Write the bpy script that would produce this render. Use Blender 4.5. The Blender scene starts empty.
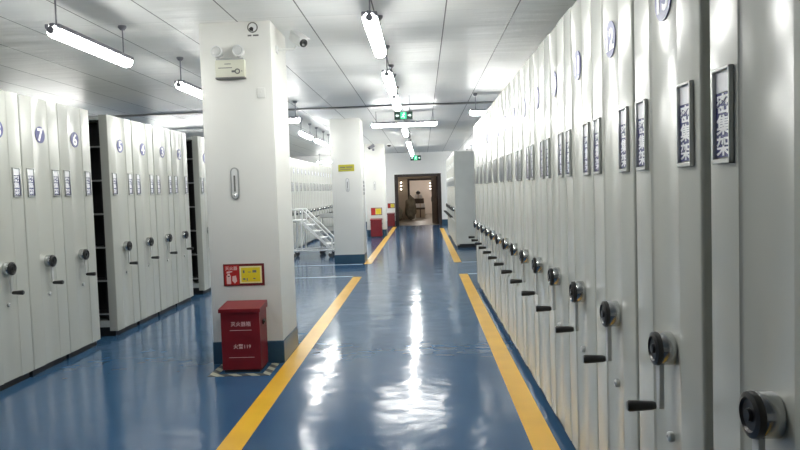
import bpy, bmesh, math, random
from mathutils import Matrix, Vector
random.seed(7)
C = bpy.context.scene.collection
PI = math.pi

# ------------------------------------------------------------------ materials
def mat(name, col, rough=.5, metal=0., spec=.5, coat=0., emit=None, estr=0., alpha=None):
    m = bpy.data.materials.new(name); m.use_nodes = True
    b = m.node_tree.nodes['Principled BSDF']
    b.inputs['Base Color'].default_value = (*col, 1)
    b.inputs['Roughness'].default_value = rough
    b.inputs['Metallic'].default_value = metal
    b.inputs['Specular IOR Level'].default_value = spec
    b.inputs['Coat Weight'].default_value = coat
    if emit:
        b.inputs['Emission Color'].default_value = (*emit, 1)
        b.inputs['Emission Strength'].default_value = estr
    return m

def nd(m, t, **kw):
    n = m.node_tree.nodes.new(t)
    for k, v in kw.items(): setattr(n, k, v)
    return n
def lk(m, a, b): m.node_tree.links.new(a, b)
def bsdf(m): return m.node_tree.nodes['Principled BSDF']

def coords(m, scale=(1, 1, 1), loc=(0, 0, 0), kind='Object'):
    tc = nd(m, 'ShaderNodeTexCoord'); mp = nd(m, 'ShaderNodeMapping')
    mp.inputs['Scale'].default_value = scale; mp.inputs['Location'].default_value = loc
    lk(m, tc.outputs[kind], mp.inputs['Vector']); return mp.outputs['Vector']

def noise_bump(m, scale, strength, dist, sc=(1, 1, 1), detail=2):
    v = coords(m, sc)
    n = nd(m, 'ShaderNodeTexNoise'); n.inputs['Scale'].default_value = scale; n.inputs['Detail'].default_value = detail
    lk(m, v, n.inputs['Vector'])
    b = nd(m, 'ShaderNodeBump'); b.inputs['Strength'].default_value = strength; b.inputs['Distance'].default_value = dist
    lk(m, n.outputs['Fac'], b.inputs['Height']); lk(m, b.outputs['Normal'], bsdf(m).inputs['Normal'])
    return n, b

def noise_tint(m, c1, c2, scale, sc=(1, 1, 1), detail=3, lo=.35, hi=.65):
    v = coords(m, sc)
    n = nd(m, 'ShaderNodeTexNoise'); n.inputs['Scale'].default_value = scale; n.inputs['Detail'].default_value = detail
    lk(m, v, n.inputs['Vector'])
    r = nd(m, 'ShaderNodeValToRGB')
    r.color_ramp.elements[0].position = lo; r.color_ramp.elements[1].position = hi
    r.color_ramp.elements[0].color = (*c1, 1); r.color_ramp.elements[1].color = (*c2, 1)
    lk(m, n.outputs['Fac'], r.inputs['Fac']); lk(m, r.outputs['Color'], bsdf(m).inputs['Base Color'])
    return r

M = {}
M['steel'] = mat('cabinet_paint', (.455, .465, .425), .22, spec=.5)
noise_bump(M['steel'], 1.0, .05, .02, (1, 7, .5), 2)
M['carcass'] = mat('carcass_paint', (.40, .43, .43), .4)
noise_tint(M['carcass'], (.50, .53, .51), (.54, .57, .55), 3)
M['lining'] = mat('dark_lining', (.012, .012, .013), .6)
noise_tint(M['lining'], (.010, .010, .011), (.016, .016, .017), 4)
M['shelfedge'] = mat('shelf_edge', (.28, .29, .29), .4)
noise_tint(M['shelfedge'], (.26, .27, .27), (.31, .32, .32), 6)
M['plinth'] = mat('plinth_black', (.012, .013, .015), .5)
noise_tint(M['plinth'], (.010, .011, .013), (.016, .017, .02), 5)
M['alu'] = mat('brushed_aluminium', (.46, .47, .465), .32, .85)
noise_bump(M['alu'], 40, .05, .002, (1, 1, .1))
M['chrome'] = mat('satin_chrome', (.50, .51, .51), .2, 1.)
noise_bump(M['chrome'], 30, .03, .002)
M['armgrey'] = mat('grey_crank_enamel', (.50, .51, .50), .3, .25)
noise_tint(M['armgrey'], (.48, .49, .48), (.53, .54, .53), 12)
M['black'] = mat('black_plastic', (.012, .012, .013), .3)
noise_bump(M['black'], 60, .06, .001)
M['white'] = mat('white_plastic', (.78, .79, .78), .4)
noise_tint(M['white'], (.76, .77, .76), (.80, .81, .80), 5)
M['whitelac'] = mat('white_lacquered_steel', (.80, .81, .80), .35)
noise_tint(M['whitelac'], (.78, .79, .78), (.83, .84, .83), 5)
M['card'] = mat('white_card', (.80, .80, .84), .35)
noise_tint(M['card'], (.86, .86, .89), (.91, .91, .93), 20)
M['blue'] = mat('label_blue', (.045, .05, .19), .35)
noise_tint(M['blue'], (.04, .045, .175), (.05, .055, .205), 20)
M['ivory'] = mat('ivory_plastic', (.70, .70, .58), .4)
noise_tint(M['ivory'], (.68, .68, .56), (.72, .72, .60), 8)
M['greymark'] = mat('grey_print', (.16, .16, .15), .5)
noise_tint(M['greymark'], (.15, .15, .14), (.18, .18, .17), 20)
M['glass'] = mat('lens_glass', (.75, .76, .74), .08, .3)
noise_bump(M['glass'], 60, .05, .001)
M['red'] = mat('red_enamel', (.12, .006, .010), .32)
noise_tint(M['red'], (.155, .006, .011), (.185, .008, .013), 6)
M['signred'] = mat('sign_red', (.42, .018, .014), .4)
noise_tint(M['signred'], (.40, .016, .013), (.44, .02, .016), 10)
M['darkred'] = mat('sign_dark_red', (.12, .008, .010), .4)
noise_tint(M['darkred'], (.11, .007, .009), (.13, .009, .011), 10)
M['yellow'] = mat('sign_yellow', (.74, .58, .02), .4)
noise_tint(M['yellow'], (.72, .56, .02), (.77, .61, .025), 12)
M['lime'] = mat('sign_lime_yellow', (.50, .46, .03), .4)
noise_tint(M['lime'], (.48, .44, .03), (.52, .48, .035), 12)
M['cream'] = mat('sign_cream', (.80, .72, .40), .4)
noise_tint(M['cream'], (.78, .70, .38), (.82, .74, .42), 12)
M['pink'] = mat('print_pale_pink', (.72, .50, .48), .5)
noise_tint(M['pink'], (.70, .48, .46), (.75, .53, .51), 20)
M['brown'] = mat('dark_brown_wood', (.035, .017, .012), .35)
noise_tint(M['brown'], (.014, .006, .004), (.024, .011, .008), 4, (6, 6, .5))
M['beige'] = mat('beige_paint', (.55, .47, .37), .7)
noise_tint(M['beige'], (.50, .42, .33), (.54, .46, .37), 3)
M['pinkgrey'] = mat('pinkish_grey_paint', (.56, .51, .47), .7)
noise_tint(M['pinkgrey'], (.72, .66, .61), (.76, .70, .65), 3)
M['beigefloor'] = mat('beige_stone_floor', (.30, .26, .21), .3)
noise_tint(M['beigefloor'], (.15, .13, .105), (.20, .175, .14), 2)
M['lampgrey'] = mat('lamp_grey_plastic', (.20, .20, .23), .45)
noise_tint(M['lampgrey'], (.19, .19, .22), (.22, .22, .25), 12)
M['tube'] = mat('lamp_diffuser', (.9, .9, .9), .4, emit=(1., 1., .96), estr=40.)
M['tubedim'] = mat('dimmed_lamp_diffuser', (.9, .9, .9), .4, emit=(1., 1., .95), estr=24.)  # same diffuser with emission lowered, to darken the left cabinet tops
M['warmtube'] = mat('warm_lamp_diffuser', (.9, .88, .8), .4, emit=(1., .90, .74), estr=7.)
M['filltube'] = mat('fill_lamp_diffuser', (.9, .88, .85), .4, emit=(1., .94, .87), estr=48.)  # glow of the added, unseen passage lamps
M['exitgreen'] = mat('exit_green_lit', (.02, .35, .16), .4, emit=(.03, .62, .30), estr=.9)
M['exitwhite'] = mat('exit_white_lit', (.8, .9, .85), .4, emit=(.75, 1., .88), estr=1.1)
M['exitdark'] = mat('exit_dark_green', (.004, .05, .03), .4)
noise_tint(M['exitdark'], (.004, .045, .027), (.005, .055, .033), 12)
M['sack'] = mat('grey_brown_sackcloth', (.13, .115, .085), .9)
noise_tint(M['sack'], (.10, .09, .065), (.17, .15, .11), 6)
noise_bump(M['sack'], 9, .6, .05)
M['cardboard'] = mat('dark_cardboard', (.09, .075, .065), .8)
noise_tint(M['cardboard'], (.08, .066, .056), (.10, .085, .075), 6)
M['trolleygrey'] = mat('trolley_grey', (.36, .37, .36), .45)
noise_tint(M['trolleygrey'], (.34, .35, .34), (.39, .40, .39), 6)
M['rubber'] = mat('grey_rubber', (.05, .05, .05), .7)
noise_tint(M['rubber'], (.045, .045, .045), (.06, .06, .06), 12)

# white painted plaster (pillars, walls)
M['plaster'] = mat('white_plaster', (.74, .74, .715), .55)
noise_tint(M['plaster'], (.76, .76, .72), (.80, .80, .76), 1.3)
M['wall'] = mat('wall_paint', (.72, .73, .72), .55)
noise_tint(M['wall'], (.87, .87, .85), (.90, .90, .88), .8)
M['skirt'] = mat('blue_skirting_paint', (.045, .115, .185), .3)
noise_tint(M['skirt'], (.022, .066, .115), (.03, .08, .135), 4)

# blue epoxy floor
m = M['floor'] = mat('blue_epoxy', (.10, .2, .36), .16, spec=.5)
r = noise_tint(m, (.024, .072, .150), (.044, .104, .195), .55, (1.6, .6, 1), 5, .3, .72)
v = coords(m)
n1 = nd(m, 'ShaderNodeTexNoise'); n1.inputs['Scale'].default_value = 2.2; n1.inputs['Detail'].default_value = 3
lk(m, v, n1.inputs['Vector'])
mr = nd(m, 'ShaderNodeMapRange'); mr.inputs['To Min'].default_value = .10; mr.inputs['To Max'].default_value = .17
lk(m, n1.outputs['Fac'], mr.inputs['Value']); lk(m, mr.outputs['Result'], bsdf(m).inputs['Roughness'])
bsdf(m).inputs['Specular IOR Level'].default_value = .16
n2 = nd(m, 'ShaderNodeTexNoise'); n2.inputs['Scale'].default_value = 2.6; n2.inputs['Detail'].default_value = 2
lk(m, v, n2.inputs['Vector'])
b = nd(m, 'ShaderNodeBump'); b.inputs['Strength'].default_value = .22; b.inputs['Distance'].default_value = .03
lk(m, n2.outputs['Fac'], b.inputs['Height']); lk(m, b.outputs['Normal'], bsdf(m).inputs['Normal'])

M['lineyellow'] = mat('yellow_floor_paint', (.66, .37, .02), .3)
noise_tint(M['lineyellow'], (.62, .34, .018), (.70, .40, .024), 3)
M['linewhite'] = mat('white_floor_paint', (.42, .50, .56), .35)
noise_tint(M['linewhite'], (.38, .46, .52), (.47, .55, .61), 3)

# hazard tape: diagonal stripes
m = M['tape'] = mat('hazard_tape', (.5, .5, .4), .5)
v = coords(m)
w = nd(m, 'ShaderNodeTexWave', wave_type='BANDS', bands_direction='DIAGONAL'); w.inputs['Scale'].default_value = 4.2
lk(m, v, w.inputs['Vector'])
rr = nd(m, 'ShaderNodeValToRGB'); rr.color_ramp.interpolation = 'CONSTANT'
rr.color_ramp.elements[0].color = (.02, .025, .025, 1); rr.color_ramp.elements[1].color = (.36, .36, .28, 1); rr.color_ramp.elements[1].position = .5
lk(m, w.outputs['Fac'], rr.inputs['Fac']); lk(m, rr.outputs['Color'], bsdf(m).inputs['Base Color'])

# suspended ceiling of slightly shiny panels with open joints
m = M['ceiling'] = mat('ceiling_panels', (.8, .8, .8), .40, spec=.45)
v = coords(m)
sx = nd(m, 'ShaderNodeSeparateXYZ'); lk(m, v, sx.inputs['Vector'])
def mathn(op, a, bb=None, cc=None):
    k = nd(m, 'ShaderNodeMath', operation=op)
    for i, q in enumerate((a, bb, cc)):
        if q is None: continue
        if isinstance(q, (int, float)): k.inputs[i].default_value = q
        else: lk(m, q, k.inputs[i])
    return k.outputs[0]
ux = mathn('DIVIDE', mathn('ADD', sx.outputs['X'], 60 - .237), .6)
uy = mathn('DIVIDE', mathn('ADD', sx.outputs['Y'], 60 + .15), 1.2)
fx = mathn('FRACT', ux); fy = mathn('FRACT', uy)
dx = mathn('MULTIPLY', mathn('MINIMUM', fx, mathn('SUBTRACT', 1, fx)), .6)
dy = mathn('MULTIPLY', mathn('MINIMUM', fy, mathn('SUBTRACT', 1, fy)), 1.2)
jx = mathn('LESS_THAN', dx, .0055); jy = mathn('LESS_THAN', dy, .003)
joint = mathn('MAXIMUM', jx, mathn('MULTIPLY', jy, .35))
cid = nd(m, 'ShaderNodeCombineXYZ'); lk(m, mathn('FLOOR', ux), cid.inputs[0]); lk(m, mathn('FLOOR', uy), cid.inputs[1])
wn = nd(m, 'ShaderNodeTexWhiteNoise', noise_dimensions='3D'); lk(m, cid.outputs[0], wn.inputs['Vector'])
base = nd(m, 'ShaderNodeMix', data_type='RGBA')
base.inputs['A'].default_value = (.76, .77, .755, 1); base.inputs['B'].default_value = (.82, .82, .80, 1)
lk(m, wn.outputs['Value'], base.inputs['Factor'])
cm = nd(m, 'ShaderNodeMix', data_type='RGBA'); cm.inputs['B'].default_value = (.10, .105, .105, 1)
lk(m, base.outputs['Result'], cm.inputs['A']); lk(m, joint, cm.inputs['Factor'])
lk(m, cm.outputs['Result'], bsdf(m).inputs['Base Color'])
# slow ripples across the sheet + a slight tilt of each panel
mp = nd(m, 'ShaderNodeMapping'); mp.inputs['Scale'].default_value = (.9, 4.5, 1); lk(m, v, mp.inputs['Vector'])
nz = nd(m, 'ShaderNodeTexNoise'); nz.inputs['Scale'].default_value = 1.0; nz.inputs['Detail'].default_value = 2
lk(m, mp.outputs['Vector'], nz.inputs['Vector'])
b1 = nd(m, 'ShaderNodeBump'); b1.inputs['Strength'].default_value = .55; b1.inputs['Distance'].default_value = .02
lk(m, nz.outputs['Fac'], b1.inputs['Height'])
sub = nd(m, 'ShaderNodeVectorMath', operation='SUBTRACT'); sub.inputs[1].default_value = (.5, .5, .5)
lk(m, wn.outputs['Color'], sub.inputs[0])
scl = nd(m, 'ShaderNodeVectorMath', operation='MULTIPLY'); scl.inputs[1].default_value = (.03, .03, 0)
lk(m, sub.outputs[0], scl.inputs[0])
ad = nd(m, 'ShaderNodeVectorMath', operation='ADD'); lk(m, b1.outputs['Normal'], ad.inputs[0]); lk(m, scl.outputs[0], ad.inputs[1])
nm = nd(m, 'ShaderNodeVectorMath', operation='NORMALIZE'); lk(m, ad.outputs[0], nm.inputs[0])
lk(m, nm.outputs[0], bsdf(m).inputs['Normal'])

# ------------------------------------------------------------------ mesh helpers
class MB:
    def __init__(s): s.bm = bmesh.new(); s.mats = []
    def mi(s, m):
        if m is None: return 0
        if m not in s.mats: s.mats.append(m)
        return s.mats.index(m)
    def box(s, x0, x1, y0, y1, z0, z1, bev=0., m=None, rot=None, seg=1):
        t = bmesh.new()
        bmesh.ops.create_cube(t, size=1.)
        for q in t.verts:
            q.co = Vector(((x0 + x1) / 2 + q.co.x * (x1 - x0), (y0 + y1) / 2 + q.co.y * (y1 - y0), (z0 + z1) / 2 + q.co.z * (z1 - z0)))
        if bev: bmesh.ops.bevel(t, geom=t.edges[:], offset=bev, segments=seg, affect='EDGES', profile=.5)
        s.add(t, m, rot)
        return s
    def add(s, t, m=None, mtx=None):
        if mtx is not None: t.transform(mtx)
        k = s.mi(m)
        for f in t.faces: f.material_index = k
        me = bpy.data.meshes.new('tmp'); t.to_mesh(me); t.free()
        s.bm.from_mesh(me); bpy.data.meshes.remove(me)
        return s
    def tube(s, a, b, r, r2=None, n=12, m=None, caps=True):
        a, b = Vector(a), Vector(b); d = b - a
        t = bmesh.new()
        bmesh.ops.create_cone(t, cap_ends=caps, segments=n, radius1=r, radius2=r if r2 is None else r2, depth=d.length)
        q = d.to_track_quat('Z', 'Y').to_matrix().to_4x4()
        return s.add(t, m, Matrix.Translation((a + b) / 2) @ q)
    def path(s, pts, r, n=8, m=None):
        for i in range(len(pts) - 1): s.tube(pts[i], pts[i + 1], r, n=n, m=m)
        for p in pts[1:-1]: s.ball(p, r, m=m, n=n)
        return s
    def ball(s, c, r, m=None, n=12, sc=(1, 1, 1)):
        t = bmesh.new(); bmesh.ops.create_uvsphere(t, u_segments=n, v_segments=max(6, n // 2), radius=r)
        return s.add(t, m, Matrix.Translation(c) @ Matrix.Diagonal((*sc, 1)))
    def prism(s, pts, d0, d1, axis='z', m=None):
        """polygon pts extruded between d0 and d1 along axis"""
        t = bmesh.new()
        def P(p, d):
            return {'z': (p[0], p[1], d), 'y': (p[0], d, p[1]), 'x': (d, p[0], p[1])}[axis]
        lo = [t.verts.new(P(p, d0)) for p in pts]; hi = [t.verts.new(P(p, d1)) for p in pts]
        t.faces.new(lo); t.faces.new(hi)
        for i in range(len(pts)): j = (i + 1) % len(pts); t.faces.new((lo[i], lo[j], hi[j], hi[i]))
        bmesh.ops.recalc_face_normals(t, faces=t.faces[:])
        return s.add(t, m)
    def lathe(s, prof, n=24, m=None, mtx=None, ring=False):
        """prof: list of (r, h) turned about local Z"""
        t = bmesh.new(); rings = []
        for r, h in prof:
            rings.append([t.verts.new((max(r, 1e-5) * math.cos(2 * PI * i / n), max(r, 1e-5) * math.sin(2 * PI * i / n), h)) for i in range(n)])
        for a, b in zip(rings, rings[1:]):
            for i in range(n): j = (i + 1) % n; t.faces.new((a[i], a[j], b[j], b[i]))
        if ring:
            for i in range(n): j = (i + 1) % n; t.faces.new((rings[-1][i], rings[-1][j], rings[0][j], rings[0][i]))
        else: t.faces.new(rings[0][::-1]); t.faces.new(rings[-1])
        bmesh.ops.recalc_face_normals(t, faces=t.faces[:])
        return s.add(t, m, mtx)
    def text(s, string, size, m=None, mtx=None, sx=1., bold=.008):
        cu = bpy.data.curves.new('t', 'FONT'); cu.body = string; cu.size = size; cu.resolution_u = 2
        cu.align_x = 'CENTER'; cu.align_y = 'CENTER'; cu.extrude = .0006; cu.offset = size * bold
        o = bpy.data.objects.new('t', cu); C.objects.link(o)
        dg = bpy.context.evaluated_depsgraph_get(); dg.update()
        me = bpy.data.meshes.new_from_object(o.evaluated_get(dg))
        bpy.data.objects.remove(o); bpy.data.curves.remove(cu)
        t = bmesh.new(); t.from_mesh(me); bpy.data.meshes.remove(me)
        if t.verts:                                             # centre it truly
            xs = [q.co.x for q in t.verts]; ys = [q.co.y for q in t.verts]
            cx, cy = (min(xs) + max(xs)) / 2, (min(ys) + max(ys)) / 2
            for q in t.verts: q.co.x = (q.co.x - cx) * sx; q.co.y -= cy
        return s.add(t, m, mtx)
    def mesh(s, name, m=None):
        for e in s.bm.edges:
            if len(e.link_faces) == 2:
                e.smooth = e.calc_face_angle(0) < math.radians(38)
        for f in s.bm.faces: f.smooth = True
        me = bpy.data.meshes.new(name); s.bm.to_mesh(me); s.bm.free()
        for q in (s.mats or [m]): me.materials.append(M[q] if isinstance(q, str) else q)
        return me
    def build(s, name, m=None, parent=None):
        o = bpy.data.objects.new(name, s.mesh(name, m)); C.objects.link(o)
        if parent: o.parent = parent
        return o

def tag(o, label=None, cat=None, group=None, kind=None):
    if label: o['label'] = label
    if cat: o['category'] = cat
    if group: o['group'] = group
    if kind: o['kind'] = kind
    return o
def thing(name, label, cat, loc=(0, 0, 0), rz=0, group=None):
    o = bpy.data.objects.new(name, None); o.empty_display_size = .1; C.objects.link(o)
    o.location = loc; o.rotation_euler = (0, 0, rz)
    return tag(o, label, cat, group)
def struct(name, mb, m=None, parent=None):
    o = mb.build(name, m, parent)
    if not parent: o['kind'] = 'structure'
    return o
KIDS = {}
def copy_tree(o, parent=None):
    c = o.copy(); C.objects.link(c); c.parent = parent
    for ch in [x for x in C.objects if x.parent == o]: copy_tree(ch, c)
    return c
ORD = ['first', 'second', 'third', 'fourth', 'fifth', 'sixth', 'seventh', 'eighth', 'ninth', 'tenth', 'eleventh', 'twelfth', 'thirteenth', 'fourteenth', 'fifteenth', 'sixteenth']

# facing matrices: text lies in local XY; turn it to face -Y (the camera) or +X
FACE_CAM = Matrix.Rotation(PI / 2, 4, 'X')                                   # x->x, y->z, normal -> -y
FACE_X = Matrix.Rotation(PI / 2, 4, 'Z') @ FACE_CAM                           # normal -> +x

# ------------------------------------------------------------------ the room
CEIL = 3.0; YB = 28.0; XL = -3.377; XR = .787
struct('floor', MB().box(-9, 6, -4, YB, -.1, 0), 'floor')
struct('ceiling', MB().box(-9, 6, -4, YB, CEIL, CEIL + .1), 'ceiling')
DX0, DX1, DZ = -1.06, .65, 2.04
wb = MB().box(-9.2, DX0, YB, YB + .22, 0, CEIL).box(DX1, 6.2, YB, YB + .22, 0, CEIL).box(DX0, DX1, YB, YB + .22, DZ, CEIL)
struct('wall_back', wb, 'wall')
struct('wall_front', MB().box(-9.2, 6.2, -4.2, -4, 0, CEIL), 'wall')
struct('wall_left', MB().box(-9.2, -9, -4, YB, 0, CEIL), 'wall')
struct('wall_right', MB().box(6, 6.2, -4, YB, 0, CEIL), 'wall')
struct('baseboard_back', MB().box(-9, DX0 - .1, YB - .006, YB, 0, .22).box(DX1 + .1, 6, YB - .006, YB, 0, .22), 'skirt')
M['dark'] = mat('joint_strip_grey', (.09, .095, .095), .35)
noise_tint(M['dark'], (.08, .085, .085), (.10, .105, .105), 4)
struct('trim_1', MB().box(-9, 6, 12.1, 12.24, CEIL - .022, CEIL, .004), 'dark')

# painted floor lines
def line(name, label, x0, x1, y0, y1, m):
    o = MB().box(x0, x1, y0, y1, 0, .0025).build(name, m); tag(o, label, 'floor line', kind='structure')
line('yellow_line', 'long yellow floor line left of the aisle, running past the near pillar', -1.268, -1.115, -3.5, 11.8, 'lineyellow')
line('yellow_line', 'yellow floor line left of the aisle, beyond the cross aisle', -1.255, -1.10, 13.85, 27.5, 'lineyellow')
line('yellow_line', 'long yellow floor line along the near right-hand cabinets', .58, .732, -3.5, 11.8, 'lineyellow')
line('yellow_line', 'yellow floor line along the far right-hand cabinets', .58, .732, 13.7, 25.6, 'lineyellow')
line('white_line', 'thin pale floor line on the near edge of the cross aisle, left side', -6.5, -1.28, 11.83, 11.92, 'linewhite')
line('white_line', 'thin pale floor line on the far edge of the cross aisle, left side', -6.5, -1.28, 13.78, 13.87, 'linewhite')
line('white_line', 'thin pale floor line on the near edge of the cross aisle, right side', .74, 5.5, 11.75, 11.84, 'linewhite')
line('white_line', 'thin pale floor line on the far edge of the cross aisle, right side', .74, 5.5, 13.62, 13.71, 'linewhite')

# ------------------------------------------------------------------ pillars
def pillar(label, x0, x1, y0, y1, sk):
    o = thing('pillar', label, 'pillar', ((x0 + x1) / 2, (y0 + y1) / 2, 0)); o['kind'] = 'structure'
    hx, hy = (x1 - x0) / 2, (y1 - y0) / 2
    MB().box(-hx, hx, -hy, hy, 0, CEIL, .008, seg=2).build('shaft', 'plaster', o)
    b = MB().box(-hx - .006, hx + .006, -hy - .006, hy + .006, 0, sk, .004).build('skirting_band', 'skirt', o); b['label'] = 'dark blue painted skirting band'
    return o
P1 = (-1.905, -1.277, 5.93, 6.58)
P2 = (-1.885, -1.262, 14.1, 14.75)
P3 = (-1.86, -1.23, 22.1, 22.75)
pillar('near white square pillar with the red fire box at its foot', *P1, .20)
pillar('middle white square pillar standing right of the step ladder', *P2, .18)
pillar('farthest white square pillar with a red box near the end wall', *P3, .22)

# ------------------------------------------------------------------ cabinets (mobile shelving)
def panel_profile(W):
    h = W / 2; rc = .012; q = []
    def arc(cx, cy, a0, a1, r, n=4):
        for i in range(n + 1):
            a = a0 + (a1 - a0) * i / n; q.append((cx + r * math.cos(a), cy + r * math.sin(a)))
    q.append((-.09, -h)); arc(-rc, -h + rc, -PI / 2, 0, rc)
    q += [(0, -.127), (-.004, -.122), (-.007, -.113), (-.007, .113), (-.004, .122), (0, .127)]
    arc(-rc, h - rc, 0, PI / 2, rc); q.append((-.09, h))
    return q
def make_cabinet(W, depth):
    """face in the plane x=0 looking along +X, body behind it"""
    t = thing('mobile_shelving_cabinet', 'proto', 'cabinet')
    MB().prism(panel_profile(W), .06, 2.41).build('end_panel', 'steel', t)
    h = W / 2 - .012
    b = MB()
    b.box(-depth, -.09, -h, h, 2.36, 2.395, m='carcass').box(-depth, -.09, -h, h, .10, .17, m='carcass')
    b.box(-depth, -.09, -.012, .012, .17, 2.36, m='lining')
    n = 3
    for i in range(n + 1):
        x = -.11 - (depth - .13) * i / n
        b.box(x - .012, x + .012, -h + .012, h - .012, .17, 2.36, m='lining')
    b.build('rack', 'carcass', t)
    for k in range(6):
        z = .24 + .365 * k
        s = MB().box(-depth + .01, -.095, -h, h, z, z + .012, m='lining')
        for e in (-1, 1): s.box(-depth + .01, -.095, e * h - .004, e * h + .004, z - .004, z + .013, m='shelfedge')
        s.build('shelf', 'shelfedge', t)
    p = MB().box(-depth, -.035, -W / 2 + .02, W / 2 - .02, 0, .10).build('plinth', 'plinth', t); p['label'] = 'black recessed plinth'
    for e in (-1, 1):
        y = e * (W / 2 - .098)
        f = MB(); w, z0, z1, bd = .052, 1.54, 1.787, .008
        f.box(0, .013, y - w, y - w + bd, z0, z1, .002).box(0, .013, y + w - bd, y + w, z0, z1, .002)
        f.box(0, .013, y - w, y + w, z1 - bd, z1, .002).box(0, .013, y - w, y + w, z0, z0 + bd * 1.6, .002)
        fo = f.build('label_holder', 'alu', t)
        c = MB().box(.001, .004, y - w + bd, y + w - bd, z1 - .062, z1 - bd, m='card').box(.001, .004, y - w + bd, y + w - bd, z0 + .017, z1 - .064, m='blue')
        c.build('label_card', 'card', fo)
        tx = MB(); cell = (z1 - .064 - z0 - .019) / 3
        for i, ch in enumerate('密集架'):
            tx.text(ch, .054, mtx=Matrix.Translation((.0048, y, z1 - .064 - cell * (i + .5))) @ FACE_X, sx=1.5, bold=.02)
        tx.build('label_text', 'card', fo)
    d = MB().lathe([(.0, 0), (.072, 0), (.074, .002), (.074, .005), (.0, .005)], 32, mtx=Matrix.Translation((-.0075, 0, 2.09)) @ Matrix.Rotation(PI / 2, 4, 'Y'))
    pl = d.build('number_plate', 'blue', t); pl['label'] = 'round blue number plate'
    MB().box(-.003, -.0005, -.01, .01, 2.08, 2.1).build('number', 'card', pl)
    hz = .966
    hub = MB().lathe([(0, -.008), (.050, -.008), (.054, -.003), (.054, .034), (.050, .040), (0, .040)], 28, 'chrome', Matrix.Translation((-.001, 0, hz)) @ Matrix.Rotation(PI / 2, 4, 'Y'))
    ho = hub.build('hub', 'chrome', t); ho['label'] = 'chrome crank hub'
    MB().lathe([(0, .038), (.053, .038), (.055, .043), (.053, .054), (.040, .058), (.036, .052), (.016, .052), (.014, .060), (0, .060)], 28, 'black', Matrix.Translation((-.001, 0, hz)) @ Matrix.Rotation(PI / 2, 4, 'Y')).build('hub_cap', 'black', ho)
    MB().prism([(-.017, hz - .02), (.017, hz - .02), (.013, .774), (.006, .767), (-.006, .767), (-.013, .774)], .024, .039, 'x').build('crank_arm', 'armgrey', t)
    g = MB().lathe([(0, .022), (.012, .022), (.015, .033), (.0155, .045), (.0185, .092), (.019, .108), (.015, .114), (0, .115)], 16, 'black', Matrix.Translation((.015, 0, .770)) @ Matrix.Rotation(PI / 2, 4, 'Y'))
    go = g.build('crank_handle', 'black', t); go['label'] = 'black crank handle'
    MB().lathe([(0, -.008), (.016, -.008), (.017, .006), (.012, .011), (.005, .011), (.004, .007), (0, .007)], 16, 'armgrey', Matrix.Translation((0, 0, .672)) @ Matrix.Rotation(PI / 2, 4, 'Y')).build('lock', 'armgrey', t)
    return t
NUM = {}
def number_mesh(s):
    if s not in NUM:
        NUM[s] = MB().text(s, .150 if len(s) == 1 else .118, mtx=Matrix.Translation((-.0018, 0, 2.09)) @ FACE_X, sx=1.1, bold=.03).mesh('number', 'card')
    return NUM[s]
protoS = make_cabinet(.596, 2.8)
usedS = [False]
def cabinet(x, y0, y1, right, label, group, num=None):
    if not usedS[0] and not right: o = protoS; usedS[0] = True
    else: o = copy_tree(protoS)
    o.location = (x, (y0 + y1) / 2, 0); o.rotation_euler = (0, 0, PI if right else 0)
    tag(o, label, 'cabinet', group)
    if right:
        for ch in [c for c in C.objects if c.parent == o]:
            k = ch.name.split('.')[0]
            if k in ('hub', 'crank_arm', 'lock'): ch.location = (0, .033, -.010)
            if k == 'crank_handle': ch.location = (.008, .022, -.006)
    for ch in [c for c in C.objects if c.parent == o and c.name.startswith('number_plate')]:
        for dg in [c for c in C.objects if c.parent == ch]:
            if num: dg.data = number_mesh(num)
    return o
# right-hand row, near: 15 cabinets
edges = [(1.3, 1.9), (1.94, 2.565), (2.567, 3.172)] + [(3.172 + .6 * i, 3.772 + .6 * i) for i in range(12)]
gR = 'grey shelving cabinets in the near right-hand row'
for i, (a, b) in enumerate(edges):
    nmb = 14 - i
    lab = f'{ORD[i]} grey steel cabinet from the camera in the long right-hand row'
    if 1 <= i <= 3: lab += f', numbered {nmb}'
    if i == 14: lab = 'last grey steel cabinet of the near right-hand row, beside the cross aisle'
    cabinet(XR, a, b, True, lab, gR, str(nmb) if nmb > 0 else '15')
# right-hand row, far: nine cabinets behind the cross aisle
gR2 = 'grey shelving cabinets in the far right-hand row'
for i in range(9):
    lab = f'{ORD[i]} grey cabinet from the near end of the far right-hand row'
    o = cabinet(XR, 17.0 + .6 * i, 17.6 + .6 * i, True, lab, gR2, str(9 - i))
    if i == 0:
        o['label'] = 'grey cabinet closing the near end of the far right-hand row, blank side panel'
        sp = MB().box(-2.8, -.02, .292, .306, .09, 2.40, .003).build('side_panel', 'carcass', o)
        sp['label'] = 'blank grey side panel'
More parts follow.
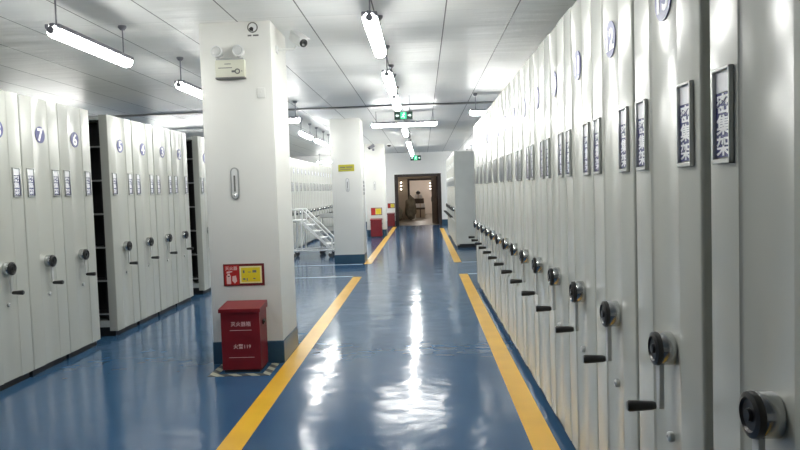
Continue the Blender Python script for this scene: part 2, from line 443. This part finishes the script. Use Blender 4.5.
# left-hand row
gL = 'grey shelving cabinets in the near left-hand row'
for i, (a, b, s) in enumerate([(5.05, 5.656, '8'), (5.658, 6.262, '7'), (6.264, 6.86, '6')]):
    cabinet(XL, a, b, False, ['grey cabinet cut by the left picture edge, first of the left row', 'grey cabinet numbered 7 in the left row', 'grey cabinet numbered 6 beside the dark gap in the left row'][i], gL, s)
for i in range(4):
    cabinet(XL, 7.25 + .62 * i, 7.85 + .62 * i + .015, False,
            ['grey cabinet numbered 5 just beyond the first dark gap, left row', 'grey cabinet numbered 4 in the second block of the left row',
             'grey cabinet numbered 3 in the second block of the left row', 'grey cabinet numbered 2 before the second dark gap, left row'][i], gL, str(5 - i))
cabinet(XL, 10.22, 10.825, False, 'grey cabinet just left of the near pillar, beyond the second dark gap', gL, '1')
gL2 = 'grey shelving cabinets in the far left-hand row'
for i in range(14):
    cabinet(XL, 16.95 + .6 * i, 17.55 + .6 * i, False, f'{ORD[i]} grey cabinet of the far left row behind the white step ladder', gL2, str(14 - i))

first = [o for o in C.objects if o.get('label', '').startswith('first grey steel cabinet from')][0]
for ch in [c for c in C.objects if c.parent == first and c.name.startswith('label_holder')]:
    if (first.matrix_basis @ Vector(ch.data.vertices[0].co)).y < 1.6:
        for g in [c for c in C.objects if c.parent == ch]: bpy.data.objects.remove(g)
        bpy.data.objects.remove(ch)

# ------------------------------------------------------------------ ceiling lamps
def make_lamp():
    t = thing('batten_lamp', 'proto', 'ceiling lamp')
    L = .585
    def prof(r, z0, zt):
        p = []
        for i in range(13):
            a = PI + PI * i / 12; p.append((r * math.cos(a), z0 + r * .95 * math.sin(a)))
        return p + [(r, zt), (-r, zt)]
    dz = MB().prism(prof(.052, 0, .012), -L, L, 'y')
    for e in (-1, 1): dz.ball((0, e * L, 0), .052, n=20, sc=(1, .9, .95))
    d = dz.build('diffuser', 'tube', t); d['label'] = 'glowing white diffuser'
    MB().box(-.056, .056, -L - .03, L + .03, .011, .046, .008, seg=2).build('housing', 'lampgrey', t)
    for e in (-1, 1):
        y = e * (L - .05) if e > 0 else -L + .03
        MB().tube((0, y, .04), (0, y, .298 - .02), .006, n=8).lathe([(0, .255), (.02, .255), (.036, .275), (.036, .29), (0, .29)], 16, mtx=Matrix.Translation((0, y, .01))).build('hanger_rod', 'lampgrey', t)
    MB().tube((0, -L - .062, -.004), (0, -L + .02, -.004), .026, n=16).box(-.018, .018, -L - .04, -L + .02, 0, .05, .006).build('end_clip', 'lampgrey', t)
    return t
lamp0 = make_lamp(); lused = [False]
def lamp(x, y, z, label, group, rz=0, drop=.30, dimmed=False):
    if not lused[0]: o = lamp0; lused[0] = True
    else: o = copy_tree(lamp0)
    o.location = (x, y, CEIL - drop); o.rotation_euler = (0, 0, rz); tag(o, label, 'ceiling lamp', group)
    if dimmed:
        for ch in [c for c in C.objects if c.parent == o and c.name.startswith('diffuser')]:
            ch.material_slots[0].link = 'OBJECT'; ch.material_slots[0].material = M['tubedim']  # weaker glow to hold back light on the left cabinets
gA = 'batten lamps in the row above the middle aisle'
for i, y in enumerate([5.40, 7.72, 9.47, 14.45, 18.2, 20.0, 21.7, 23.3]):
    lamp(-.335, y, 0, f'{ORD[i]} lit batten lamp from the camera above the middle aisle', gA)
for y in (3.1,): lamp(-.335, y, 0, 'unseen batten lamp added above the middle aisle, beyond the top picture edge', gA)  # unseen lamp added to brighten the near right cabinets
gB = 'batten lamps in the row above the left side'
for i, y in enumerate([3.0, 5.38, 7.88, 14.3, 16.3, 18.3]):
    lamp(-2.57 if i < 3 else -2.42, y, 0, ['lit batten lamp cut by the top left corner of the picture', 'long lit batten lamp hanging at upper left before the near pillar', 'lit batten lamp partly hidden behind the near pillar',
         'nearest of three lit batten lamps between the near and middle pillars', 'second of three lit batten lamps between the near and middle pillars', 'farthest of three lit batten lamps between the near and middle pillars'][i], gB, 0, .30, i < 3)
for y in (20.3, 22.3, 24.3, 26.3): lamp(-2.42, y, 0, 'unseen batten lamp added behind the middle pillar to light the end wall', gB)  # hidden lamps added to lift the end wall
gC = 'batten lamps set crosswise above the cross aisle'
lamp(-.32, 13.1, 0, 'crosswise lit batten lamp behind the green exit sign', gC, PI / 2, .25)
lamp(-3.5, 26.8, 0, 'unseen crosswise batten lamp added by the end wall, left of the doorway', gC, PI / 2)  # out of sight, added for more light on the end wall
lamp(2.3, 26.8, 0, 'unseen crosswise batten lamp added by the end wall, right of the doorway', gC, PI / 2)  # unseen, added to brighten the end wall from the right
lamp(1.42, 11.05, 0, 'crosswise lit batten lamp above the end of the right-hand row', gC, PI / 2)
lamp(-2.60, 11.15, 0, 'crosswise lit batten lamp just right of the near pillar', gC, PI / 2)
lamp(-6.2, 11.15, 0, 'crosswise lit batten lamp above the end of the left-hand row', gC, PI / 2)
lamp(-5.3, 14.9, 0, 'crosswise lit batten lamp beyond the left-hand row', gC, PI / 2)
lamp(2.3, 24.4, 0, 'unseen crosswise batten lamp added behind the far right-hand row', gC, PI / 2)  # another unseen lamp added to raise the end wall
for y in (3.5, 7.5): lamp(-7.4, y, 0, 'unseen batten lamp added behind the left-hand cabinets', 'added unseen batten lamps behind the left-hand cabinets')  # unseen lamps added so the ceiling over the left cabinets isn't dim

# ------------------------------------------------------------------ things on the near pillar
yf = P1[2]
def pt(px, py, y):   # point on a plane facing the camera, measured on site
    return None
# twin-head emergency light
t = thing('emergency_light', 'ivory twin-head emergency light mounted high on the near pillar', 'emergency light', (-1.632, yf, 2.592))
MB().box(-.128, .128, -.055, 0, -.075, .075, .008, seg=2).build('battery_box', 'ivory', t)
MB().box(-.12, .12, -.05, -.002, .07, .09, .004).build('top_bracket', 'alu', t)
MB().box(-.128, .128, -.06, 0, -.088, -.074, .003).build('bottom_rail', 'greymark', t)
mk = MB().box(-.045, .01, -.0565, -.055, .035, .041).box(-.10, .02, -.0565, -.055, .002, .008).box(.015, .045, -.0565, -.055, -.035, -.018).box(.10, .108, -.0565, -.055, -.03, -.022)
mk.build('printed_marks', 'greymark', t)
MB().lathe([(.014, 0), (.024, 0), (.024, .003), (.014, .003)], 20, mtx=Matrix.Translation((.066, -.055, -.027)) @ Matrix.Rotation(PI / 2, 4, 'X'), ring=True).build('indicator_ring', 'greymark', t)
for e, xx in ((-1, -.098), (1, .088)):
    hd = MB().lathe([(0, 0), (.03, 0), (.046, .02), (.050, .06), (.050, .07), (.044, .072), (0, .070)], 24, 'white', Matrix.Translation((xx, -.03, .135)) @ Matrix.Rotation(PI / 2 - .1, 4, 'X') @ Matrix.Rotation(0, 4, 'Y'))
    ho = hd.build('lamp_head', 'white', t)
    MB().lathe([(0, .068), (.041, .070), (.036, .080), (.02, .086), (0, .088)], 20, 'glass', Matrix.Translation((xx, -.03, .135)) @ Matrix.Rotation(PI / 2 - .1, 4, 'X')).build('lens', 'glass', ho)
    MB().tube((xx, -.03, .09), (xx, -.035, .125), .012).build('swivel', 'white', ho)
# round pictogram plate with small print below
t = thing('round_notice', 'small round grey pictogram sticker with tiny print at the pillar top', 'sign', (-1.432, yf, 2.945))
MB().lathe([(.036, 0), (.046, 0), (.046, .003), (.036, .003)], 28, 'greymark', Matrix.Rotation(PI / 2, 4, 'X'), ring=True).build('ring', 'greymark', t)
MB().lathe([(0, 0), (.036, 0), (.036, .002), (0, .002)], 28, 'white', Matrix.Rotation(PI / 2, 4, 'X')).build('disc', 'white', t)
MB().prism([(-.026, -.026), (.004, -.034), (.008, -.004), (-.012, .006), (-.03, -.008)], -.004, 0, 'y').build('pictogram', 'black', t)
pm = MB()
for x0, x1 in ((-.045, -.012), (0, .05)): pm.box(x0, x1, -.002, 0, -.075, -.062)
pm.build('small_print', 'greymark', t)
# wall thermometer (three of them)
def thermometer(x, y, z, label):
    t = thing('thermometer', label, 'thermometer', (x, y, z), 0, 'wall thermometers on the pillars')
    q = []
    for i in range(9): a = PI * i / 8; q.append((.036 * math.cos(a), .105 + .036 * math.sin(a)))
    for i in range(9): a = PI + PI * i / 8; q.append((.036 * math.cos(a), -.105 + .036 * math.sin(a)))
    MB().prism(q, -.012, 0, 'y').build('backplate', 'alu', t)
    q2 = [(a * .72, b * .93) for a, b in q]
    MB().prism(q2, -.016, -.012, 'y').build('scale_face', 'white', t)
    MB().tube((0, -.019, -.07), (0, -.019, .07), .007, n=10).build('tube', 'greymark', t)
    MB().ball((0, -.018, -.10), .014, n=14).build('bulb', 'glass', t)
thermometer(-1.645, yf, 1.60, 'grey capsule-shaped wall thermometer on the near pillar')
thermometer(-1.56, P2[2], 1.63, 'grey capsule-shaped wall thermometer on the middle pillar')
thermometer(-1.56, P3[2], 1.65, 'small wall thermometer on the farthest pillar')
# small blank plate
t = MB().box(-.035, .035, -.008, 0, -.045, .045, .004, seg=2).box(-.006, .006, -.012, -.008, .0, .02, .002).build('switch_plate', 'plaster')
t.location = (-1.38, yf, 2.38); tag(t, 'small blank switch plate high on the near pillar', 'switch')

def fire_notice(x, y, z, w, h, label, detail=True):
    t = thing('fire_notice', label, 'sign', (x, y, z), 0, 'fire extinguisher notices')
    MB().box(-w / 2, w / 2, -.008, 0, -h / 2, h / 2, .002).build('board', 'darkred', t)
    xs = -w / 2 + .40 * w
    MB().box(-w / 2 + .012, xs - .006, -.0095, -.008, -h / 2 + .012, h / 2 - .012).build('red_field', 'signred', t)
    MB().box(xs, w / 2 - .022, -.0095, -.008, -h / 2 + .022, h / 2 - .022).build('cream_border', 'cream', t)
    MB().box(xs + .014, w / 2 - .036, -.0105, -.0095, -h / 2 + .034, h / 2 - .034).build('yellow_field', 'yellow', t)
    if not detail: return t
    MB().text('灭火器', .036, mtx=Matrix.Translation((-w / 2 + .2 * w, -.0102, h / 2 - .038)) @ FACE_CAM).build('heading', 'pink', t)
    xc = -w / 2 + .035 + .016
    e = MB().box(xc - .022, xc + .016, -.011, -.0095, -h / 2 + .018, h / 2 - .10, .001)
    e.box(xc - .014, xc + .008, -.011, -.0095, h / 2 - .10, h / 2 - .084)
    e.prism([(xc - .02, h / 2 - .082), (xc + .03, h / 2 - .07), (xc + .03, h / 2 - .062), (xc - .02, h / 2 - .066)], -.011, -.0095, 'y')
    e.prism([(xc + .03, -.01), (xc + .062, -.005), (xc + .07, -.055), (xc + .05, -.075), (xc + .028, -.05)], -.011, -.0095, 'y')
    e.build('pictogram', 'pink', t)
    MB().box(xc - .012, xc + .006, -.0115, -.011, h / 2 - .112, h / 2 - .104).build('gauge', 'black', t)
    k = MB()
    for (a, b, c, d) in ((.03, .045, .015, .04), (.028, .05, -.045, -.03), (.062, .07, -.055, -.03), (.075, .10, .02, .026), (.115, .15, .018, .04), (.12, .14, -.04, -.03)):
        k.box(xs + a, xs + b, -.0113, -.0105, c, d)
    k.build('small_print', 'greymark', t)
    return t
fire_notice(-1.603, yf, .795, .365, .195, 'red and yellow fire notice on the near pillar above the red box')
fire_notice(-1.53, P3[2], .815, .36, .24, 'red and yellow notice on the farthest pillar', False)
fire_notice(-1.32, YB + .002, .85, .30, .2, 'small yellow notice on the end wall left of the doorway', False)

# red extinguisher boxes
def fire_box(x, y, w, h, d, label, detail=True):
    """front face at y, standing on the floor, its back d behind"""
    t = thing('extinguisher_box', label, 'fire box', (x, y + d / 2, 0), 0, 'red fire extinguisher boxes')
    MB().box(-w / 2, w / 2, -d / 2, d / 2, .025, h - .03, .004).build('body', 'red', t)
    MB().box(-w / 2 + .015, w / 2 - .015, -d / 2 + .015, d / 2 - .01, 0, .03).build('foot_plinth', 'plinth', t)
    MB().prism([(-d / 2 - .018, h - .035), (-d / 2 - .018, h - .005), (d / 2, h + .025), (d / 2, h - .035)], -w / 2 - .012, w / 2 + .012, 'x').build('lid', 'red', t)
    MB().box(w / 2, w / 2 + .012, -.03, .03, h - .16, h - .12, .003).box(w / 2 + .008, w / 2 + .02, -.022, .022, h - .15, h - .13, .003).build('side_grip', 'black', t)
    if detail:
        MB().text('灭火器箱', .043, mtx=Matrix.Translation((.005, -d / 2 - .0006, h - .135)) @ FACE_CAM).build('heading', 'pink', t)
        MB().text('火警119', .043, mtx=Matrix.Translation((.01, -d / 2 - .0006, .225)) @ FACE_CAM).build('alarm_number', 'pink', t)
        MB().box(-.09, .095, -d / 2 - .001, -d / 2, h - .190, h - .186).box(-.105, .11, -d / 2 - .001, -d / 2, .129, .133).build('printed_rule', 'pink', t)
    return t
fire_box(-1.572, 5.62, .33, .55, .26, 'large dark red fire extinguisher box at the foot of the near pillar')
fire_box(-1.53, 21.72, .36, .57, .30, 'small red box at the foot of the farthest pillar', False)
fire_box(-1.33, 27.55, .30, .54, .30, 'smallest red box against the end wall beside the doorway', False)
tp = MB().box(-.26, .26, -.07, .0, 0, .003).box(-.26, -.19, 0, .33, 0, .003).box(.19, .26, 0, .33, 0, .003).build('hazard_tape', 'tape')
tp.location = (-1.575, 5.585, 0); tag(tp, 'black and cream striped floor tape around the near red box', 'tape', kind='structure')

# security cameras
def bullet_camera(loc, label, rz, dark=False, cat='camera'):
    t = thing('security_camera', label, cat, loc, rz)
    bm_ = 'lampgrey' if dark else 'white'
    MB().box(0, .012, -.035, .035, -.035, .035, .004).build('wall_plate', bm_, t)
    MB().path([(.01, 0, 0), (.16, 0, 0), (.19, -.02, .03)], .011, m=bm_).build('bracket_arm', bm_, t)
    q = Matrix.Translation((.20, -.03, .085)) @ Matrix.Rotation(math.radians(38), 4, 'Z') @ Matrix.Rotation(.5, 4, 'X') @ Matrix.Scale(1.2, 4)
    b = MB().box(-.036, .036, -.10, .08, -.036, .036, .014, m=bm_, rot=q, seg=3)
    b.build('housing', bm_, t)
    MB().box(-.040, .040, -.125, .07, .034, .042, .004, m=bm_, rot=q).build('sunshield', bm_, t)
    MB().lathe([(0, 0), (.03, 0), (.03, .008), (.02, .012), (0, .006)], 20, 'black', q @ Matrix.Translation((0, -.098, 0)) @ Matrix.Rotation(PI / 2, 4, 'X')).build('lens', 'black', t)
    return t
bullet_camera((P1[1], 6.15, 2.79), 'white bullet security camera on the right side of the near pillar', 0)
t = bullet_camera((-1.57, P3[2], 2.82), 'dark security camera at the top of the farthest pillar', -PI / 2, True)
t = thing('dome_camera', 'small black dome camera on the ceiling near the end wall', 'camera', (-1.06, 22.3, CEIL))
MB().lathe([(0, 0), (.085, 0), (.085, -.02), (.07, -.03), (0, -.03)], 20, 'white').build('base_ring', 'white', t)
MB().lathe([(.066, -.028), (.06, -.06), (.04, -.085), (0, -.095)], 20, 'black').build('dome', 'black', t)

# middle pillar signs
t = thing('yellow_sign', 'small yellow-green sign on the front of the middle pillar', 'sign', (-1.575, P2[2], 1.985))
MB().box(-.165, .165, -.01, 0, -.07, .07, .004).build('plate', 'lime', t)
MB().box(-.13, -.02, -.0112, -.01, .0, .02).box(.0, .13, -.0112, -.01, .005, .025).box(-.12, .10, -.0112, -.01, -.035, -.022).build('small_print', 'greymark', t)
t = thing('black_sign', 'narrow black lettered sign on the right side of the middle pillar', 'sign', (P2[1], 14.45, 1.58))
MB().box(0, .008, -.13, .13, -.17, .17, .002).build('plate', 'white', t)
k = MB()
for i in range(4): k.box(.008, .0095, -.10, .10, .095 - .078 * i - .025, .095 - .078 * i + .035)
k.build('lettering', 'black', t)

# exit signs
def exit_sign(x, y, z, w, h, label, arrows=True):
    t = thing('exit_sign', label, 'exit sign', (x, y, z), 0, 'green exit signs')
    MB().box(-w / 2, w / 2, -.02, .02, -h / 2, h / 2, .004).build('case', 'exitdark', t)
    cw = .17 * w
    MB().box(-cw, cw, -.022, -.02, -h / 2 + .008, h / 2 - .008).build('green_panel', 'exitgreen', t)
    s = h / .13
    man = MB().ball((.012 * s, -.023, .038 * s), .010 * s, n=10, sc=(1, .2, 1))
    for a, b in (((.006, .026), (-.006, -.008)), ((.006, .022), (.026, .008)), ((.004, .022), (-.018, .012)), ((-.006, -.008), (.014, -.022)), ((.014, -.022), (.010, -.045)), ((-.006, -.008), (-.022, -.026)), ((-.022, -.026), (-.036, -.026))):
        man.tube((a[0] * s, -.0235, a[1] * s), (b[0] * s, -.0235, b[1] * s), .0045 * s, n=6)
    man.build('running_figure', 'exitwhite', t)
    for e in (-1, 1):
        c = e * .335 * w
        MB().prism([(c - e * .085 * w, -.010 * s), (c + e * .01 * w, -.010 * s), (c + e * .01 * w, -.026 * s), (c + e * .10 * w, 0), (c + e * .01 * w, .026 * s), (c + e * .01 * w, .010 * s), (c - e * .085 * w, .010 * s)], -.022, -.02, 'y').build('arrow', 'exitwhite', t)
    for e in (-1, 1): MB().tube((e * w * .35, 0, h / 2 - .002), (e * w * .35, 0, CEIL - z - .001), .004, n=8).build('hanger', 'lampgrey', t)
    return t
exit_sign(-.275, 10.95, 2.68, .29, .125, 'green exit sign with arrows hanging before the crosswise lamp')
exit_sign(-.25, 27.4, 2.75, .42, .2, 'small green exit sign hanging above the far doorway')

# ------------------------------------------------------------------ step ladder and trolley by the cross aisle
t = thing('step_ladder', 'white mobile step ladder with handrails left of the middle pillar', 'step ladder', (-2.62, 15.75, 0))
r = .021
fr = MB()
for y in (-.27, .27):
    fr.tube((-.42, y, .17), (.50, y, .17), r).tube((-.20, y, .17), (-.20, y, .86), r).tube((-.40, y, .17), (-.40, y, .86), r)
for x in (-.42, .50): fr.tube((x, -.27, .17), (x, .27, .17), r)
fr.build('base_frame', 'whitelac', t)
for y in (-.25, .25): MB().box(-.03, .03, -.012, .012, 0, 1).build('stringer', 'whitelac', t)
for o, y in zip([c for c in C.objects if c.parent == t and c.name.startswith('stringer')], (-.25, .25)):
    o.location = (.47, y, .19); d = Vector((-.67, 0, .67)); o.rotation_euler = (0, -PI / 4, 0); o.scale = (1, 1, d.length)
for i in range(4):
    MB().box(-.10, .10, -.25, .25, -.014, .014, .004).build('tread', 'whitelac', t).location = (.40 - .15 * i, 0, .30 + .15 * i)
MB().box(-.43, -.17, -.27, .27, .85, .88, .006).build('platform', 'whitelac', t)
for y in (-.28, .28):
    MB().path([(-.42, y, .86), (-.42, y, 1.12), (-.16, y, 1.12), (.50, y, .42), (.50, y, .19)], .017).path([(-.16, y, .86), (-.16, y, 1.12)], .017).build('handrail', 'whitelac', t)
for x in (-.40, .46):
    for y in (-.25, .25):
        MB().tube((x, y - .018, .055), (x, y + .018, .055), .055, n=16, m='rubber').box(x - .02, x + .02, y - .03, y + .03, .09, .17, m='whitelac').build('caster', 'rubber', t)
t = thing('trolley', 'grey trolley standing behind the white step ladder', 'trolley', (-2.27, 16.5, 0))
for z in (.2, .55, .88): MB().box(-.24, .24, -.22, .22, z, z + .03, .006).box(-.24, .24, .205, .22, z + .03, z + .10).box(-.24, .24, -.22, -.205, z + .03, z + .10).build('tray', 'trolleygrey', t)
for x in (-.225, .225):
    for y in (-.205, .205): MB().tube((x, y, .11), (x, y, .96), .014).build('post', 'trolleygrey', t)
MB().path([(.225, -.205, .94), (.32, -.205, 1.02), (.32, .205, 1.02), (.225, .205, .94)], .014).build('push_bar', 'whitelac', t)
for x in (-.22, .22):
    for y in (-.2, .2): MB().tube((x, y - .015, .05), (x, y + .015, .05), .05, n=14).box(x - .015, x + .015, y - .022, y + .022, .05, .12).build('caster', 'rubber', t)

# ------------------------------------------------------------------ doorway and the passage beyond
d1 = MB()
for x0, x1 in ((DX0 - .10, DX0 + .04), (DX1 - .04, DX1 + .10)): d1.box(x0, x1, YB - .03, YB + .25, 0, DZ + .08, .006)
d1.box(DX0 + .04, DX1 - .04, YB - .03, YB + .25, DZ - .02, DZ + .08, .006)
door = struct('door_1', d1, 'brown')
lf = MB().box(-.85, 0, -.025, .025, .01, DZ - .03, .004)
for z0, z1 in ((.2, .95), (1.1, 1.9)): lf.box(-.72, -.13, -.036, -.025, z0, z1, .005)
lo = lf.build('door_leaf', 'brown', door); lo.location = (DX1 - .06, YB + .30, 0); lo.rotation_euler = (0, 0, -math.radians(76))
ho = MB().tube((-.78, -.06, .95), (-.78, -.06, 1.15), .012).tube((-.78, -.06, 1.0), (-.78, -.02, 1.0), .009).tube((-.78, -.06, 1.1), (-.78, -.02, 1.1), .009).build('door_handle', 'chrome', lo)
YE = 41.0; Y2 = 34.0
struct('floor_passage', MB().box(-2.4, 2.2, YB, YE + .2, -.1, 0), 'beigefloor')
struct('ceiling_passage', MB().box(-2.4, 2.2, YB + .22, YE + .2, 2.7, 2.8), 'pinkgrey')
struct('wall_passage_left', MB().box(-1.6, -1.4, YB + .22, YE, 0, 2.7), 'beige')
struct('wall_passage_right', MB().box(1.0, 1.2, YB + .22, YE, 0, 2.7), 'beige')
struct('wall_passage_end', MB().box(-1.6, 1.2, YE, YE + .2, 0, 2.7), 'pinkgrey')
struct('wall_passage_middle', MB().box(-1.4, -.72, Y2, Y2 + .15, 0, 2.7).box(.56, 1.0, Y2, Y2 + .15, 0, 2.7).box(-.72, .56, Y2, Y2 + .15, 1.98, 2.7), 'beige')
d2 = MB()
for x0, x1 in ((-.76, -.66), (.50, .60)): d2.box(x0, x1, Y2 - .03, Y2 + .18, 0, 2.02, .005)
d2.box(-.66, .50, Y2 - .03, Y2 + .18, 1.93, 2.02, .005)
struct('door_2', d2, 'brown')
# wall lamps
def wall_lamp(loc, label, s):
    t = thing('wall_lamp', label, 'wall lamp', loc, 0, 'wall lamps in the passage')
    MB().box(-.05, .05, -.03, 0, -.26, .26, .006).build('backplate', 'brown', t)
    for k in range(3): MB().ball((0, -.06, .17 - .17 * k), .036, n=14).build('globe', 'warmtube', t)
wall_lamp((-1.08, Y2, 1.68), 'three-globe lit wall lamp seen through the doorway on the left', 1)
wall_lamp((.45, YE, 1.66), 'three-globe lit wall lamp seen through the doorway on the right', 1)
def fill_round_lamp(y, label):  # unseen lights added above the openings to brighten the passage
    t = thing('fill_ceiling_light', label, 'ceiling lamp', (-.2, y, 2.7), 0, 'added unseen round lamps in the passage')
    MB().lathe([(0, 0), (.22, 0), (.22, -.03), (0, -.03)], 24, 'white').build('base_ring', 'white', t)
    MB().lathe([(.2, -.03), (.19, -.06), (.12, -.085), (0, -.09)], 24, 'filltube').build('diffuser', 'filltube', t)
fill_round_lamp(30.9, 'unseen round light added just inside the doorway passage')
fill_round_lamp(36.2, 'nearer unseen round light added in the room beyond the second door frame')
fill_round_lamp(39.2, 'farther unseen round light added in the room beyond the second door frame')
# goods stacked in the passage
def heap(loc, s, label):
    t = bmesh.new(); bmesh.ops.create_icosphere(t, subdivisions=4, radius=1)
    for q in t.verts:
        n = q.co.normalized()
        k = 1 + .10 * math.sin(5 * n.x + 1.3) * math.cos(4 * n.y) + .07 * math.sin(9 * n.z + 3 * n.x)
        q.co = Vector((n.x * s[0] * k * (1 - .12 * max(n.z, 0)), n.y * s[1] * k, max(0, math.copysign(abs(n.z) ** .6, n.z) * k * .5 + .5) * s[2]))
    o = MB().add(t).build('sack', 'sack'); o.location = loc; tag(o, label, 'sack', 'sacks in the passage'); return o
heap((-.62, 33.2, 0), (.27, .30, 1.15), 'tall grey-brown sack leaning by the second door frame')
heap((-1.16, 32.9, 0), (.15, .3, .62), 'dark low sack on the floor left of the tall one')
def parcel(loc, w, d, h, m, label, rz=0):
    o = MB().box(-w / 2, w / 2, -d / 2, d / 2, 0, h, .012, seg=2, m=m).box(-.03, .03, -d / 2 - .002, d / 2 + .002, .0, h, m='cardboard' if m != 'card' else 'pinkgrey').build('parcel', m)
    o.location = loc; o.rotation_euler = (0, 0, rz); tag(o, label, 'parcel', 'parcels stacked in the passage')
parcel((-.17, 36.0, 0), .5, .4, .42, 'beige', 'beige carton at the bottom of the passage stack')
parcel((-.15, 36.0, .42), .46, .4, .10, 'cardboard', 'flat dark package resting on the beige bottom carton')
parcel((-.16, 36.0, .52), .48, .38, .22, 'card', 'wide white package in the middle of the passage stack')
parcel((-.22, 36.0, .74), .46, .36, .26, 'cardboard', 'dark carton between two white packages in the stack', .15)
parcel((-.26, 36.0, 1.0), .42, .36, .20, 'card', 'white package under the black bundle in the stack')
o = MB().ball((0, 0, .10), .12, n=20, sc=(1, .9, .8)).box(-.05, .05, -.03, .03, .17, .21, .01).build('bundle', 'black'); o.location = (-.26, 36.0, 1.20)
tag(o, 'small black bundle on top of the stack in the passage', 'bundle')

# ------------------------------------------------------------------ camera
F, PITCH, YAW, ROLL = 680., .05195, .03535, .03285
f = Vector((-math.sin(YAW) * math.cos(PITCH), math.cos(YAW) * math.cos(PITCH), -math.sin(PITCH)))
rt = f.cross(Vector((0, 0, 1))).normalized(); up = rt.cross(f)
r2 = rt * math.cos(ROLL) - up * math.sin(ROLL); u2 = r2.cross(f)
cam = bpy.data.cameras.new('camera'); co = bpy.data.objects.new('camera', cam); C.objects.link(co)
mw = Matrix.Identity(4)
for i in range(3): mw[i][0], mw[i][1], mw[i][2] = r2[i], u2[i], -f[i]
mw.translation = (0, 0, 1.5); co.matrix_world = mw
cam.sensor_fit = 'HORIZONTAL'; cam.sensor_width = 36; cam.lens = F * 36 / 800; cam.clip_start = .05; cam.clip_end = 200
S = bpy.context.scene; S.camera = co
w = bpy.data.worlds.new('World'); S.world = w; w.use_nodes = True
w.node_tree.nodes['Background'].inputs['Color'].default_value = (.02, .022, .024, 1)
S.view_settings.view_transform = 'Standard'; S.view_settings.look = 'None'; S.view_settings.gamma = 1; S.view_settings.use_curve_mapping = False
S.view_settings.exposure = 0.48
S.cycles.use_denoising = True; S.cycles.denoising_input_passes = 'RGB_ALBEDO_NORMAL'; S.cycles.max_bounces = 8; S.cycles.diffuse_bounces = 5; S.cycles.glossy_bounces = 4
S.cycles.sample_clamp_indirect = 6
